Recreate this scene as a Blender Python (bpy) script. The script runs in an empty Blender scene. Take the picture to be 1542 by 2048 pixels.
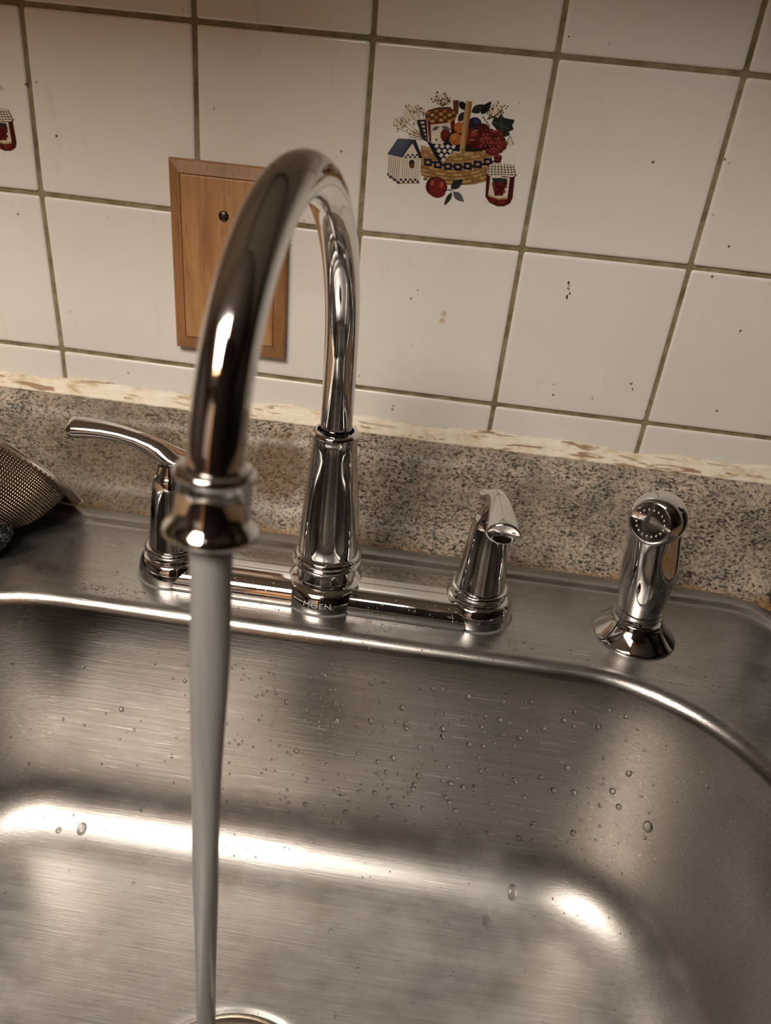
import bpy, bmesh, math, random
from mathutils import Vector, Matrix, Euler
from mathutils.bvhtree import BVHTree

random.seed(7)
sc = bpy.context.scene
COL = sc.collection
PI = math.pi

# ------------------------------------------------------------------ camera
cam_d = bpy.data.cameras.new('camera')
cam_d.sensor_fit = 'HORIZONTAL'
cam_d.sensor_width = 36.0
cam_d.lens = 1490.5 / 1542 * 36.0
cam_d.clip_start = 0.01
cam_d.dof.use_dof = True
cam_d.dof.focus_distance = 0.46
cam_d.dof.aperture_fstop = 9.5
cam = bpy.data.objects.new('camera', cam_d)
COL.objects.link(cam)
cam.location = (0.0679, -0.52487, 0.29017)
cam.rotation_euler = (1.05955849, -0.0910329745, 0.109178065)
sc.camera = cam

# ------------------------------------------------------------------ world, lamp, exposure
w = bpy.data.worlds.new('world')
w.use_nodes = True
w.node_tree.nodes['Background'].inputs[0].default_value = (1.0, 0.85, 0.7, 1)
w.node_tree.nodes['Background'].inputs[1].default_value = 0.02
sc.world = w

# fluorescent light box of the kitchen ceiling
LAMP = Vector((-0.45, -1.42, 1.462))
LAMP_X, LAMP_Y = 0.95, 0.85
ld = bpy.data.lights.new('ceiling_lamp', 'AREA')
ld.shape = 'RECTANGLE'
ld.size, ld.size_y = LAMP_X, LAMP_Y
ld.energy = 57.0
ld.color = (1.0, 0.925, 0.82)
lamp = bpy.data.objects.new('ceiling_lamp', ld)
lamp.location = LAMP
COL.objects.link(lamp)

sc.view_settings.view_transform = 'Standard'
sc.view_settings.look = 'None'
sc.view_settings.gamma = 1.0
sc.view_settings.use_curve_mapping = False
sc.view_settings.exposure = 0.0
sc.cycles.use_denoising = True
sc.cycles.sample_clamp_indirect = 4.0
sc.cycles.max_bounces = 10


# ------------------------------------------------------------------ helpers
def tag(o, label=None, cat=None, group=None, kind=None):
    if label: o['label'] = label
    if cat: o['category'] = cat
    if group: o['group'] = group
    if kind: o['kind'] = kind
    return o


def link(name, me, parent=None, mats=()):
    o = bpy.data.objects.new(name, me)
    COL.objects.link(o)
    for m in (mats if isinstance(mats, (list, tuple)) else [mats]):
        if m and m.name not in [x.name for x in me.materials if x]:
            me.materials.append(m)
    if parent: o.parent = parent
    return o


def empty(name, loc=(0, 0, 0)):
    o = bpy.data.objects.new(name, None)
    o.empty_display_size = 0.01
    o.location = loc
    COL.objects.link(o)
    return o


def mesh(name, verts, faces, smooth=True):
    me = bpy.data.meshes.new(name)
    me.from_pydata([tuple(v) for v in verts], [], faces)
    me.update()
    if smooth:
        me.polygons.foreach_set('use_smooth', [True] * len(me.polygons))
    return me


class MB:
    """collects vertices and faces of one mesh"""
    def __init__(s):
        s.v = []; s.f = []

    def loft(s, rings, close=True, cap0=False, cap1=False):
        b = len(s.v); n = len(rings[0])
        for r in rings: s.v.extend(Vector(p) for p in r)
        for i in range(len(rings) - 1):
            for j in range(n if close else n - 1):
                k = (j + 1) % n
                s.f.append((b + i * n + j, b + i * n + k, b + (i + 1) * n + k, b + (i + 1) * n + j))
        if cap0: s.f.append(tuple(b + j for j in reversed(range(n))))
        if cap1: s.f.append(tuple(b + (len(rings) - 1) * n + j for j in range(n)))
        return s

    def lathe(s, prof, c=(0, 0, 0), n=48, axis=None):
        """prof: (radius, height) list; axis: a unit vector"""
        c = Vector(c)
        q = Vector((0, 0, 1)).rotation_difference(Vector(axis)) if axis is not None else None
        rings = []
        for r, z in prof:
            ring = []
            for i in range(n):
                a = 2 * PI * i / n
                p = Vector((r * math.cos(a), r * math.sin(a), z))
                if q: p = q @ p
                ring.append(c + p)
            rings.append(ring)
        return s.loft(rings)

    def tube(s, pts, rad, n=24, caps=True):
        pts = [Vector(p) for p in pts]
        rings = []
        up = None
        for i, p in enumerate(pts):
            t = (pts[min(i + 1, len(pts) - 1)] - pts[max(i - 1, 0)]).normalized()
            if up is None:
                up = t.orthogonal().normalized()
            up = (up - t * up.dot(t)).normalized()
            sd = t.cross(up)
            r = rad[i] if isinstance(rad, (list, tuple)) else rad
            rings.append([p + up * (r * math.cos(2 * PI * k / n)) + sd * (r * math.sin(2 * PI * k / n)) for k in range(n)])
        return s.loft(rings, cap0=caps, cap1=caps)

    def box(s, lo, hi):
        b = len(s.v)
        for z in (lo[2], hi[2]):
            for x, y in ((lo[0], lo[1]), (hi[0], lo[1]), (hi[0], hi[1]), (lo[0], hi[1])):
                s.v.append(Vector((x, y, z)))
        for f in ((3, 2, 1, 0), (4, 5, 6, 7), (0, 1, 5, 4), (1, 2, 6, 5), (2, 3, 7, 6), (3, 0, 4, 7)):
            s.f.append(tuple(b + i for i in f))
        return s

    def build(s, name, mat, parent=None, smooth=True, fix=True, off=None):
        if off is not None:
            off = Vector(off); s.v = [p - off for p in s.v]
        me = mesh(name, s.v, s.f, smooth)
        if fix:
            bm = bmesh.new(); bm.from_mesh(me)
            bmesh.ops.recalc_face_normals(bm, faces=bm.faces)
            bm.to_mesh(me); bm.free()
        return link(name, me, parent, mat)


def edge_smooth(o, deg=40):
    """keeps edges sharper than deg crisp on a smooth mesh"""
    bm = bmesh.new(); bm.from_mesh(o.data)
    for e in bm.edges:
        if len(e.link_faces) == 2 and e.calc_face_angle(0) > math.radians(deg): e.smooth = False
    bm.to_mesh(o.data); bm.free()
    return o


def rrect(x0, x1, y0, y1, r, z, nc=14, nx=44, ny=30):
    """rounded rectangle in the xy plane, counter-clockwise, fixed vertex count"""
    P = []
    def straight(a, b, n):
        for i in range(n): P.append(Vector((a[0] + (b[0] - a[0]) * i / n, a[1] + (b[1] - a[1]) * i / n, z)))
    def corner(cx, cy, a0):
        for i in range(nc):
            a = a0 + PI / 2 * i / nc
            P.append(Vector((cx + r * math.cos(a), cy + r * math.sin(a), z)))
    straight((x0 + r, y0), (x1 - r, y0), nx); corner(x1 - r, y0 + r, -PI / 2)
    straight((x1, y0 + r), (x1, y1 - r), ny); corner(x1 - r, y1 - r, 0)
    straight((x1 - r, y1), (x0 + r, y1), nx); corner(x0 + r, y1 - r, PI / 2)
    straight((x0, y1 - r), (x0, y0 + r), ny); corner(x0 + r, y0 + r, PI)
    return P


# ------------------------------------------------------------------ material helpers
def mat(name):
    m = bpy.data.materials.new(name)
    m.use_nodes = True
    nt = m.node_tree
    return m, nt, nt.nodes['Principled BSDF']


def N(nt, typ, **kw):
    n = nt.nodes.new(typ)
    for k, v in kw.items(): setattr(n, k, v)
    return n


def L(nt, a, b): nt.links.new(a, b)


def coords(nt, scale=(1, 1, 1), loc=(0, 0, 0)):
    tc = N(nt, 'ShaderNodeTexCoord'); mp = N(nt, 'ShaderNodeMapping')
    mp.inputs['Scale'].default_value = scale; mp.inputs['Location'].default_value = loc
    L(nt, tc.outputs['Object'], mp.inputs[0])
    return mp.outputs[0]


def noise(nt, vec, scale, detail=3, rough=.55, dist=0):
    n = N(nt, 'ShaderNodeTexNoise')
    n.inputs['Scale'].default_value = scale; n.inputs['Detail'].default_value = detail
    n.inputs['Roughness'].default_value = rough; n.inputs['Distortion'].default_value = dist
    L(nt, vec, n.inputs['Vector'])
    return n.outputs[0]


def ramp(nt, fac, stops):
    r = N(nt, 'ShaderNodeValToRGB')
    e = r.color_ramp.elements
    while len(e) < len(stops): e.new(0.5)
    for i, (p, c) in enumerate(stops):
        e[i].position = p
        e[i].color = (c, c, c, 1) if not isinstance(c, tuple) else (*c, 1)
    L(nt, fac, r.inputs[0])
    return r.outputs[0]


def mix(nt, fac, a, b, mode='MIX'):
    n = N(nt, 'ShaderNodeMix'); n.data_type = 'RGBA'; n.blend_type = mode
    for sock, v in ((n.inputs[0], fac), (n.inputs[6], a), (n.inputs[7], b)):
        if hasattr(v, 'is_output'): L(nt, v, sock)
        elif isinstance(v, tuple): sock.default_value = (*v, 1)
        else: sock.default_value = v
    return n.outputs[2]


def math_(nt, op, a, b=None):
    n = N(nt, 'ShaderNodeMath'); n.operation = op
    for s, v in ((n.inputs[0], a), (n.inputs[1], b)):
        if v is None: continue
        if hasattr(v, 'is_output'): L(nt, v, s)
        else: s.default_value = v
    return n.outputs[0]


def bump(nt, b, height, strength=.3, dist=.001):
    n = N(nt, 'ShaderNodeBump')
    n.inputs['Strength'].default_value = strength; n.inputs['Distance'].default_value = dist
    L(nt, height, n.inputs['Height']); L(nt, n.outputs[0], b.inputs['Normal'])
    return n


def plain(name, col, rough=.5, metal=0.0, **kw):
    m, nt, b = mat(name)
    b.inputs['Base Color'].default_value = (*col, 1)
    b.inputs['Roughness'].default_value = rough
    b.inputs['Metallic'].default_value = metal
    for k, v in kw.items(): b.inputs[k].default_value = v
    return m


def flecked(name, col, col2, scale, rough=.5, metal=0.0):
    m, nt, b = mat(name)
    n = noise(nt, coords(nt), scale, 4)
    L(nt, mix(nt, n, col, col2), b.inputs['Base Color'])
    b.inputs['Roughness'].default_value = rough; b.inputs['Metallic'].default_value = metal
    return m


# ------------------------------------------------------------------ materials
def m_chrome():
    m, nt, b = mat('polished_chrome')
    b.inputs['Metallic'].default_value = 1
    v = coords(nt)
    n = noise(nt, v, 90, 3)
    L(nt, ramp(nt, n, [(.35, .035), (.75, .10)]), b.inputs['Roughness'])
    b.inputs['Base Color'].default_value = (.70, .69, .685, 1)
    return m


def m_steel():
    m, nt, b = mat('brushed_stainless_steel')
    fine = noise(nt, coords(nt, (16, 700, 700)), 1, 5, .7)
    fine2 = noise(nt, coords(nt, (60, 2600, 2600), (3, 1, 2)), 1, 2, .5)
    blotch = noise(nt, coords(nt), 16, 5, .65)
    c = mix(nt, ramp(nt, fine, [(.3, 0.0), (.7, 1.0)]), (.30, .280, .262), (.47, .448, .428))
    c = mix(nt, ramp(nt, blotch, [(.40, 0.0), (.66, .6)]), c, (.33, .300, .272))
    # short scratches running two slightly different ways
    for rot, sd_, thr in ((.10, 1.7, .735), (-.14, 8.3, .745)):
        tc = N(nt, 'ShaderNodeTexCoord'); mp = N(nt, 'ShaderNodeMapping')
        mp.inputs['Rotation'].default_value = (0, 0, rot); mp.inputs['Scale'].default_value = (34, 1100, 1100); mp.inputs['Location'].default_value = (sd_, 0, 0)
        L(nt, tc.outputs['Object'], mp.inputs[0])
        sv = noise(nt, mp.outputs[0], 1, 1, .3, .3)
        c = mix(nt, ramp(nt, sv, [(thr, 0.0), (thr + .03, .8)]), c, (.80, .77, .74))
    # rust and dirt specks
    vo = N(nt, 'ShaderNodeTexVoronoi'); vo.inputs['Scale'].default_value = 150
    L(nt, coords(nt), vo.inputs['Vector'])
    sp = ramp(nt, vo.outputs['Distance'], [(.06, 1.0), (.11, 0.0)])
    pick = ramp(nt, noise(nt, coords(nt), 40, 2), [(.57, 0.0), (.62, 1.0)])
    c = mix(nt, math_(nt, 'MULTIPLY', sp, pick), c, (.12, .065, .03))
    # dull hard-water film on the bowl floor, pale colour also standing for reflected light
    sep = N(nt, 'ShaderNodeSeparateXYZ'); tc = N(nt, 'ShaderNodeTexCoord'); L(nt, tc.outputs['Object'], sep.inputs[0])
    zz = math_(nt, 'ADD', sep.outputs[2], math_(nt, 'MULTIPLY', math_(nt, 'SUBTRACT', blotch, .5), .05))
    film = ramp(nt, math_(nt, 'MULTIPLY', zz, -5.0), [(.72, 0.0), (.90, 1.0)])
    patch = ramp(nt, noise(nt, coords(nt, (1, 1.6, 1), (4, 2, 0)), 20, 5, .6), [(.35, .55), (.65, 1.0)])
    smear = ramp(nt, noise(nt, coords(nt, (1, 1.4, 1), (7, 1, 0)), 15, 5, .65, .8), [(.34, .05), (.70, .36)])
    film = math_(nt, 'MAXIMUM', math_(nt, 'MULTIPLY', film, patch), math_(nt, 'MULTIPLY', smear, ramp(nt, math_(nt, 'MULTIPLY', sep.outputs[2], -50.0), [(.015, 1.0), (.12, 0.0)])))
    filmc = mix(nt, ramp(nt, fine, [(.25, 0.0), (.75, 1.0)]), (.50, .475, .45), (.74, .715, .69))
    filmc = mix(nt, ramp(nt, noise(nt, coords(nt), 30, 4, .6), [(.55, 0.0), (.75, .5)]), filmc, (.44, .37, .27))
    c = mix(nt, math_(nt, 'MULTIPLY', film, .8), c, filmc)
    L(nt, c, b.inputs['Base Color'])
    L(nt, math_(nt, 'SUBTRACT', 1.0, math_(nt, 'MULTIPLY', film, FILM)), b.inputs['Metallic'])
    r = ramp(nt, blotch, [(.3, .19), (.7, .29)])
    L(nt, math_(nt, 'ADD', r, math_(nt, 'MULTIPLY', film, .17)), b.inputs['Roughness'])
    h = mix(nt, .35, fine, fine2)
    bump(nt, b, h, .20, .0006)
    return m


FILM = .52


def m_tile():
    m, nt, b = mat('glazed_white_tile')
    tc = N(nt, 'ShaderNodeTexCoord')
    geo = N(nt, 'ShaderNodeNewGeometry')
    p = geo.outputs['Position']
    n1 = noise(nt, p, 9, 4, .6)
    c = mix(nt, ramp(nt, n1, [(.35, 0.0), (.7, 1.0)]), (.80, .765, .72), (.75, .715, .655))
    # greasy drips, stretched downwards
    mp = N(nt, 'ShaderNodeMapping'); mp.inputs['Scale'].default_value = (60, 1, 14); L(nt, p, mp.inputs[0])
    n2 = noise(nt, mp.outputs[0], 1, 4, .6)
    c = mix(nt, ramp(nt, n2, [(.62, 0.0), (.78, .32)]), c, (.55, .42, .26))
    # brown food specks
    vo = N(nt, 'ShaderNodeTexVoronoi'); vo.inputs['Scale'].default_value = 95; L(nt, p, vo.inputs['Vector'])
    sp = ramp(nt, vo.outputs['Distance'], [(.06, 1.0), (.105, 0.0)])
    pick = ramp(nt, noise(nt, p, 31, 1), [(.555, 0.0), (.60, 1.0)])
    c = mix(nt, math_(nt, 'MULTIPLY', sp, pick), c, (.20, .11, .05))
    vo2 = N(nt, 'ShaderNodeTexVoronoi'); vo2.inputs['Scale'].default_value = 52; L(nt, p, vo2.inputs['Vector'])
    sp2 = ramp(nt, vo2.outputs['Distance'], [(.07, .6), (.14, 0.0)])
    pick2 = ramp(nt, noise(nt, p, 17, 1), [(.63, 0.0), (.66, 1.0)])
    c = mix(nt, math_(nt, 'MULTIPLY', sp2, pick2), c, (.50, .31, .10))
    L(nt, c, b.inputs['Base Color'])
    b.inputs['Roughness'].default_value = .16
    b.inputs['Specular IOR Level'].default_value = .42
    bump(nt, b, noise(nt, p, 38, 2), .10, .001)
    return m


def m_grout():
    m, nt, b = mat('dirty_grout')
    v = coords(nt)
    n = noise(nt, v, 60, 5, .65)
    c = ramp(nt, n, [(.28, (.10, .075, .030)), (.5, (.24, .195, .105)), (.72, (.36, .31, .20))])
    n2 = noise(nt, v, 11, 3)
    c = mix(nt, ramp(nt, n2, [(.6, 0.0), (.72, .6)]), c, (.16, .20, .16))
    L(nt, c, b.inputs['Base Color'])
    b.inputs['Roughness'].default_value = .85
    bump(nt, b, noise(nt, v, 420, 4), .7, .0012)
    return m


def m_caulk():
    m, nt, b = mat('old_yellowed_caulk')
    v = coords(nt, (1, 1, 2.4))
    n = noise(nt, v, 46, 5, .65, .6)
    c = ramp(nt, n, [(.30, (.36, .22, .09)), (.38, (.62, .50, .33)), (.5, (.76, .68, .54)), (.8, (.80, .75, .64))])
    n2 = noise(nt, coords(nt, (.35, 1, 4)), 70, 3, .6, .8)
    c = mix(nt, ramp(nt, n2, [(.58, 0.0), (.64, .85)]), c, (.26, .13, .045))
    L(nt, c, b.inputs['Base Color'])
    b.inputs['Roughness'].default_value = .5
    bump(nt, b, n2, .8, .002)
    return m


def m_laminate():
    m, nt, b = mat('speckled_stone_laminate')
    v = coords(nt)
    big = noise(nt, v, 38, 5, .65)
    c = ramp(nt, big, [(.30, (.26, .235, .21)), (.46, (.42, .36, .295)), (.60, (.52, .44, .355)), (.75, (.56, .43, .32))])
    mid = noise(nt, coords(nt, (1, 1, 1), (5, 3, 1)), 300, 4, .75)
    c = mix(nt, ramp(nt, mid, [(.36, .85), (.50, 0.0)]), c, (.13, .115, .10))
    c = mix(nt, ramp(nt, mid, [(.56, 0.0), (.72, .6)]), c, (.66, .57, .47))
    # dark flecks, slightly elongated
    fl = noise(nt, coords(nt, (1, 1, 2.0), (1, 7, 2)), 420, 3, .65, .6)
    pick = noise(nt, v, 35, 2)
    fl = math_(nt, 'ADD', fl, math_(nt, 'MULTIPLY', pick, .22))
    c = mix(nt, ramp(nt, fl, [(.635, 0.0), (.685, .94)]), c, (.020, .018, .017))
    c = mix(nt, 1.0, c, (.94, .92, .89), 'MULTIPLY')
    # water stains: an orange brown patch left of the spout, grime along the sink
    def spot(ctr, rad, hard, dist=.03):
        g = N(nt, 'ShaderNodeVectorMath'); g.operation = 'DISTANCE'
        nv = N(nt, 'ShaderNodeTexNoise'); nv.inputs['Scale'].default_value = 55; L(nt, v, nv.inputs['Vector'])
        ad = N(nt, 'ShaderNodeVectorMath'); ad.operation = 'MULTIPLY_ADD'
        L(nt, nv.outputs['Color'], ad.inputs[0]); ad.inputs[1].default_value = (dist, dist, dist); L(nt, v, ad.inputs[2])
        L(nt, ad.outputs[0], g.inputs[0]); g.inputs[1].default_value = (ctr[0] + dist / 2, ctr[1] + dist / 2, ctr[2] + dist / 2)
        return ramp(nt, g.outputs['Value'], [(rad * (1 - hard), 1.0), (rad, 0.0)])
    s1 = math_(nt, 'MULTIPLY', spot((-.045, -.031, .040), .034, .4), .60)
    c = mix(nt, s1, c, (.12, .065, .02))
    s2 = math_(nt, 'MULTIPLY', spot((-.160, -.036, .020), .105, .65), .62)  # wide brown stain at the left, painted darker to stand for shade
    c = mix(nt, s2, c, (.105, .075, .042))
    sep = N(nt, 'ShaderNodeSeparateXYZ'); L(nt, v, sep.inputs[0])
    yy = math_(nt, 'ADD', sep.outputs[1], math_(nt, 'MULTIPLY', math_(nt, 'SUBTRACT', noise(nt, v, 70, 5, .75), .5), .030))
    low = ramp(nt, math_(nt, 'MULTIPLY', yy, -10.0), [(.515, 0.0), (.60, 1.0)])
    gr = math_(nt, 'MULTIPLY', low, ramp(nt, noise(nt, coords(nt, (1, 1, 1), (2, 0, 0)), 16, 4), [(.40, .10), (.58, .95)]))
    rust = ramp(nt, noise(nt, v, 110, 4, .7), [(.3, (.14, .06, .015)), (.55, (.40, .22, .08)), (.75, (.50, .36, .20))])
    c = mix(nt, gr, c, rust)
    L(nt, c, b.inputs['Base Color'])
    b.inputs['Roughness'].default_value = .42
    b.inputs['Specular IOR Level'].default_value = .30
    bump(nt, b, mid, .12, .0005)
    return m


def m_wood(name='oiled_maple', c1=(.43, .225, .09), c2=(.29, .135, .05), c3=(.52, .30, .13)):
    m, nt, b = mat(name)
    v = coords(nt, (1, 1, .16))
    n = noise(nt, v, 95, 5, .6, .5)
    c = ramp(nt, n, [(.3, c2), (.52, c1), (.75, c3)])
    n2 = noise(nt, coords(nt, (1, 1, .12), (3, 1, 1)), 330, 3, .6)
    c = mix(nt, ramp(nt, n2, [(.62, 0.0), (.72, .5)]), c, tuple(x * .45 for x in c2))
    L(nt, c, b.inputs['Base Color'])
    b.inputs['Roughness'].default_value = .42
    bump(nt, b, n2, .15, .0005)
    return m


def m_water():
    m, nt, b = mat('aerated_water')
    b.inputs['Base Color'].default_value = (.40, .385, .37, 1)
    b.inputs['Roughness'].default_value = .28
    b.inputs['IOR'].default_value = 1.33
    tc = N(nt, 'ShaderNodeTexCoord'); sep = N(nt, 'ShaderNodeSeparateXYZ'); L(nt, tc.outputs['Object'], sep.inputs[0])
    st = noise(nt, coords(nt, (1, 1, .05)), 420, 3, .6)
    hgt = ramp(nt, math_(nt, 'ADD', math_(nt, 'MULTIPLY', sep.outputs[2], 1.0), .2), [(.0, .50), (.20, .16), (.36, .0)])
    L(nt, math_(nt, 'ADD', hgt, math_(nt, 'MULTIPLY', math_(nt, 'SUBTRACT', st, .5), .35)), b.inputs['Transmission Weight'])
    bump(nt, b, st, .25, .001)
    return m


CHROME = m_chrome()
STEEL = m_steel()
TILE = m_tile()
GROUT = m_grout()
CAULK = m_caulk()
LAMINATE = m_laminate()
WOOD = m_wood()
WATER = m_water()
DROP = plain('clear_water', (1, 1, 1), .0, 0, **{'Transmission Weight': 1.0, 'IOR': 1.33})
BLACK = plain('black_rubber', (.012, .012, .013), .5)
DARKHOLE = plain('drain_dark', (.03, .022, .015), .6)
SCREW = flecked('darkened_brass', (.10, .075, .05), (.03, .025, .02), 300, .4, 1.0)
LOGO = plain('printed_grey_lettering', (.52, .51, .50), .4)

# ------------------------------------------------------------------ room shell
CEIL = plain('ceiling_paint', (.52, .505, .48), .9)
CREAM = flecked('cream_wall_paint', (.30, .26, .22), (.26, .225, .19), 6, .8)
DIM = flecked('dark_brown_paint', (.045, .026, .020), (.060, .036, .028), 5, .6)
FLOOR = flecked('grey_brown_vinyl', (.22, .19, .165), (.16, .135, .115), 9, .5)
RX0, RX1, RY0, RZ0, RZ1 = -1.9, 1.9, -2.4, -.92, 1.50


def slab(name, lo, hi, m, label, cat, kind='structure'):
    o = MB().box(lo, hi).build(name, m, smooth=False)
    return tag(o, label, cat, kind=kind)


slab('ceiling', (RX0, RY0, RZ1), (RX1, .1, RZ1 + .05), CEIL, 'cream painted kitchen ceiling', 'ceiling')
slab('floor', (RX0, RY0, RZ0 - .05), (RX1, .1, RZ0), FLOOR, 'brown kitchen floor below the counter', 'floor')
slab('wall_left', (RX0 - .05, RY0, RZ0), (RX0, .1, RZ1), DIM, 'dark painted wall on the left of the kitchen', 'wall')
slab('wall_right', (RX1, RY0, RZ0), (RX1 + .05, .1, RZ1), DIM, 'dark wall on the right of the kitchen', 'wall')
slab('wall_front', (RX0, RY0 - .05, RZ0), (RX1, RY0, RZ1), DIM, 'dark wall across the kitchen facing the sink', 'wall')

# the tiled wall: a grout bed with every tile a mesh of its own
wall = MB().box((RX0, .0013, RZ0), (RX1, .1, RZ1)).build('wall_back', GROUT, smooth=False)
tag(wall, 'white tiled wall with dirty grout behind the sink', 'wall', kind='structure')

PITCH = .11
nodes = {(-2, 1): (-.2195, .3183), (-1, 1): (-.1098, .3182), (0, 1): (.0003, .3185), (1, 1): (.1106, .3189), (2, 1): (.2203, .3193),
         (-2, 0): (-.2213, .209), (0, 0): (.0003, .2073), (1, 0): (.1096, .2087), (2, 0): (.22, .2094),
         (-2, -1): (-.2201, .0995), (1, -1): (.1089, .0986), (2, -1): (.2193, .0989), (-1, 0): (-.1105, .2082),
         (-1, -1): (-.1105, .0990), (0, -1): (0.0, .0988)}
ROWZ = {-2: .0722, -1: .0988, 0: .2087, 1: .3187, 2: .4287, 3: .5387}


def node(i, j):
    if (i, j) in nodes: return nodes[(i, j)]
    if j == -2:
        return (node(i, -1)[0] - .0002, .0722)
    return (i * PITCH + random.uniform(-.0005, .0005), ROWZ[j] + random.uniform(-.0004, .0004))


NODES = {(i, j): node(i, j) for i in range(-6, 8) for j in range(-2, 4)}


def tile(i, j):
    g = .0015
    a, b_, c, d = NODES[(i, j)], NODES[(i + 1, j)], NODES[(i + 1, j + 1)], NODES[(i, j + 1)]
    q = [Vector((a[0] + g, 0, a[1] + g)), Vector((b_[0] - g, 0, b_[1] + g)), Vector((c[0] - g, 0, c[1] - g)), Vector((d[0] + g, 0, d[1] - g))]
    ctr = sum(q, Vector()) / 4
    rings = []
    tilt = random.uniform(-.0002, .0002)
    for inset, y in ((0, .004), (0, .0011), (.0003, .0005), (.0009, .00012), (.0017, 0), (.003, -.00004)):
        ring = []
        rr = .0016
        for k in range(4):
            p0 = q[k]; pp = q[k - 1]; pn = q[(k + 1) % 4]
            e1 = (pp - p0).normalized(); e2 = (pn - p0).normalized()
            cc = p0 + (e1 + e2) * (rr + inset)
            for s in range(4):
                t = PI / 2 * s / 3
                ring.append(cc - e1 * 0 + (-e2 * math.cos(t) - e1 * math.sin(t)) * rr + Vector((0, y, 0)))
        rings.append(ring)
    mb = MB().loft(rings, cap1=True)
    o = mb.build('tile', TILE, wall, off=ctr)
    o.location = ctr
    o.location.y += tilt
    return o


TILES = {}
for j in (-2, -1, 0, 1, 2):
    for i in range(-6, 7):
        TILES[(i, j)] = tile(i, j)

# caulk line between tiles and backsplash: ragged, peeling bead
mb = MB(); rings = []
nx = 520
for i in range(nx + 1):
    x = -.66 + 1.43 * i / nx
    h = .0022 * math.sin(x * 61 + 1) * math.sin(x * 23) + random.uniform(-.0006, .0006)
    k = random.uniform(-.0005, .0005)
    rings.append([(x, .004, .0768 + h), (x, -.0005, .0766 + h), (x, -.0022 + k, .0746 + h * .6), (x, -.0040 + k, .0722 + k),
                  (x, -.0062 + k, .0700 - k), (x, -.0090 + k, .0684 + h * .3), (x, -.0098, .0670), (x, .004, .0665)])
mb.loft(rings, cap0=True, cap1=True)
tag(mb.build('trim_1', CAULK), 'yellowed peeling caulk strip between the tiles and the backsplash', 'caulk', kind='structure')

# deep bulkhead with cupboards over the sink, just above the picture
slab('trim_6', (RX0, -.31, .512), (-.062, .001, RZ1), flecked('left_cupboard_paint', (.46, .42, .36), (.40, .36, .30), 8, .5),
     'unseen pale cupboard above the tiles on the left, set lower to shade them', 'cupboard')  # unseen; stepped lower on this side to shade the upper left tiles
slab('trim_2', (-.06, -.305, .562), (RX1, .001, RZ1), flecked('cupboard_paint', (.50, .46, .40), (.44, .40, .34), 8, .5),
     'pale cupboard bulkhead above the tiles', 'cupboards')
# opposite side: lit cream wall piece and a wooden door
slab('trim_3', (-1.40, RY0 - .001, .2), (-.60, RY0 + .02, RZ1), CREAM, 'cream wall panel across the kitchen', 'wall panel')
slab('trim_4', (.20, RY0, .85), (.60, -1.25, RZ1 - .001), m_wood('peninsula_wood', (.45, .20, .06), (.33, .135, .038), (.52, .26, .09)),
     'orange brown peninsula cupboard hanging from the ceiling', 'cupboard')
slab('dark_block', (-.10, -1.60, RZ0), (.78, -.93, .98), flecked('dark_maroon_block', (.040, .020, .018), (.030, .016, .014), 8, .5),
     'tall dark maroon block added behind the viewer to darken reflections and block light', 'cupboard')  # added, unseen: stands in for the viewer's own dark reflection and shade
dr = MB().box((-.53, RY0 - .001, RZ0), (.10, RY0 + .05, 1.15)).build('door_1', m_wood('door_wood', (.42, .20, .07), (.30, .13, .04), (.5, .26, .10)), smooth=False)
tag(dr, 'orange brown wooden door across the kitchen', 'door', kind='structure')

# oak frame of the ceiling light box
cl = empty('ceiling_light', (LAMP.x, LAMP.y, RZ1))
tag(cl, 'oak framed ceiling light box of the kitchen', 'lamp', kind='structure')
OAK = m_wood('oak_frame', (.50, .22, .07), (.36, .15, .045), (.58, .30, .11))
hx_, hy_ = LAMP_X / 2, LAMP_Y / 2
for lo, hi in (((-hx_ - .04, -hy_ - .04, -.15), (-hx_ - .005, hy_ + .04, 0)), ((hx_ + .005, -hy_ - .04, -.15), (hx_ + .04, hy_ + .04, 0)),
               ((-hx_ - .005, -hy_ - .04, -.15), (hx_ + .005, -hy_ - .005, 0)), ((-hx_ - .005, hy_ + .005, -.15), (hx_ + .005, hy_ + .04, 0))):
    MB().box(lo, hi).build('lamp_frame', OAK, cl, smooth=False)

# ------------------------------------------------------------------ countertop with coved backsplash
prof = [(.004, -.04), (.004, .0660), (-.004, .0672), (-.012, .0672), (-.0185, .0662), (-.0235, .0640), (-.0275, .0603), (-.0298, .0555),
        (-.0308, .0490), (-.0314, .0380), (-.0322, .0290), (-.0338, .0205), (-.0366, .0132), (-.0408, .0072), (-.0462, .0030), (-.053, .0004), (-.060, -.0012), (-.070, -.0018), (-.085, -.0018), (-.085, -.04)]
xs = [-.9 + 1.8 * i / 60 for i in range(61)]
mb = MB()
mb.loft([[(x, y, z) for y, z in prof] for x in xs], cap0=True, cap1=True)
mb.box((-.9, -.66, -.04), (-.285, -.085, -.0018))
mb.box((.305, -.66, -.04), (.9, -.085, -.0018))
mb.box((-.285, -.66, -.04), (.305, -.600, -.0018))
ct = mb.build('countertop', LAMINATE)
edge_smooth(ct, 50)
tag(ct, 'speckled grey brown laminate countertop with coved backsplash behind the sink', 'countertop')

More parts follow.
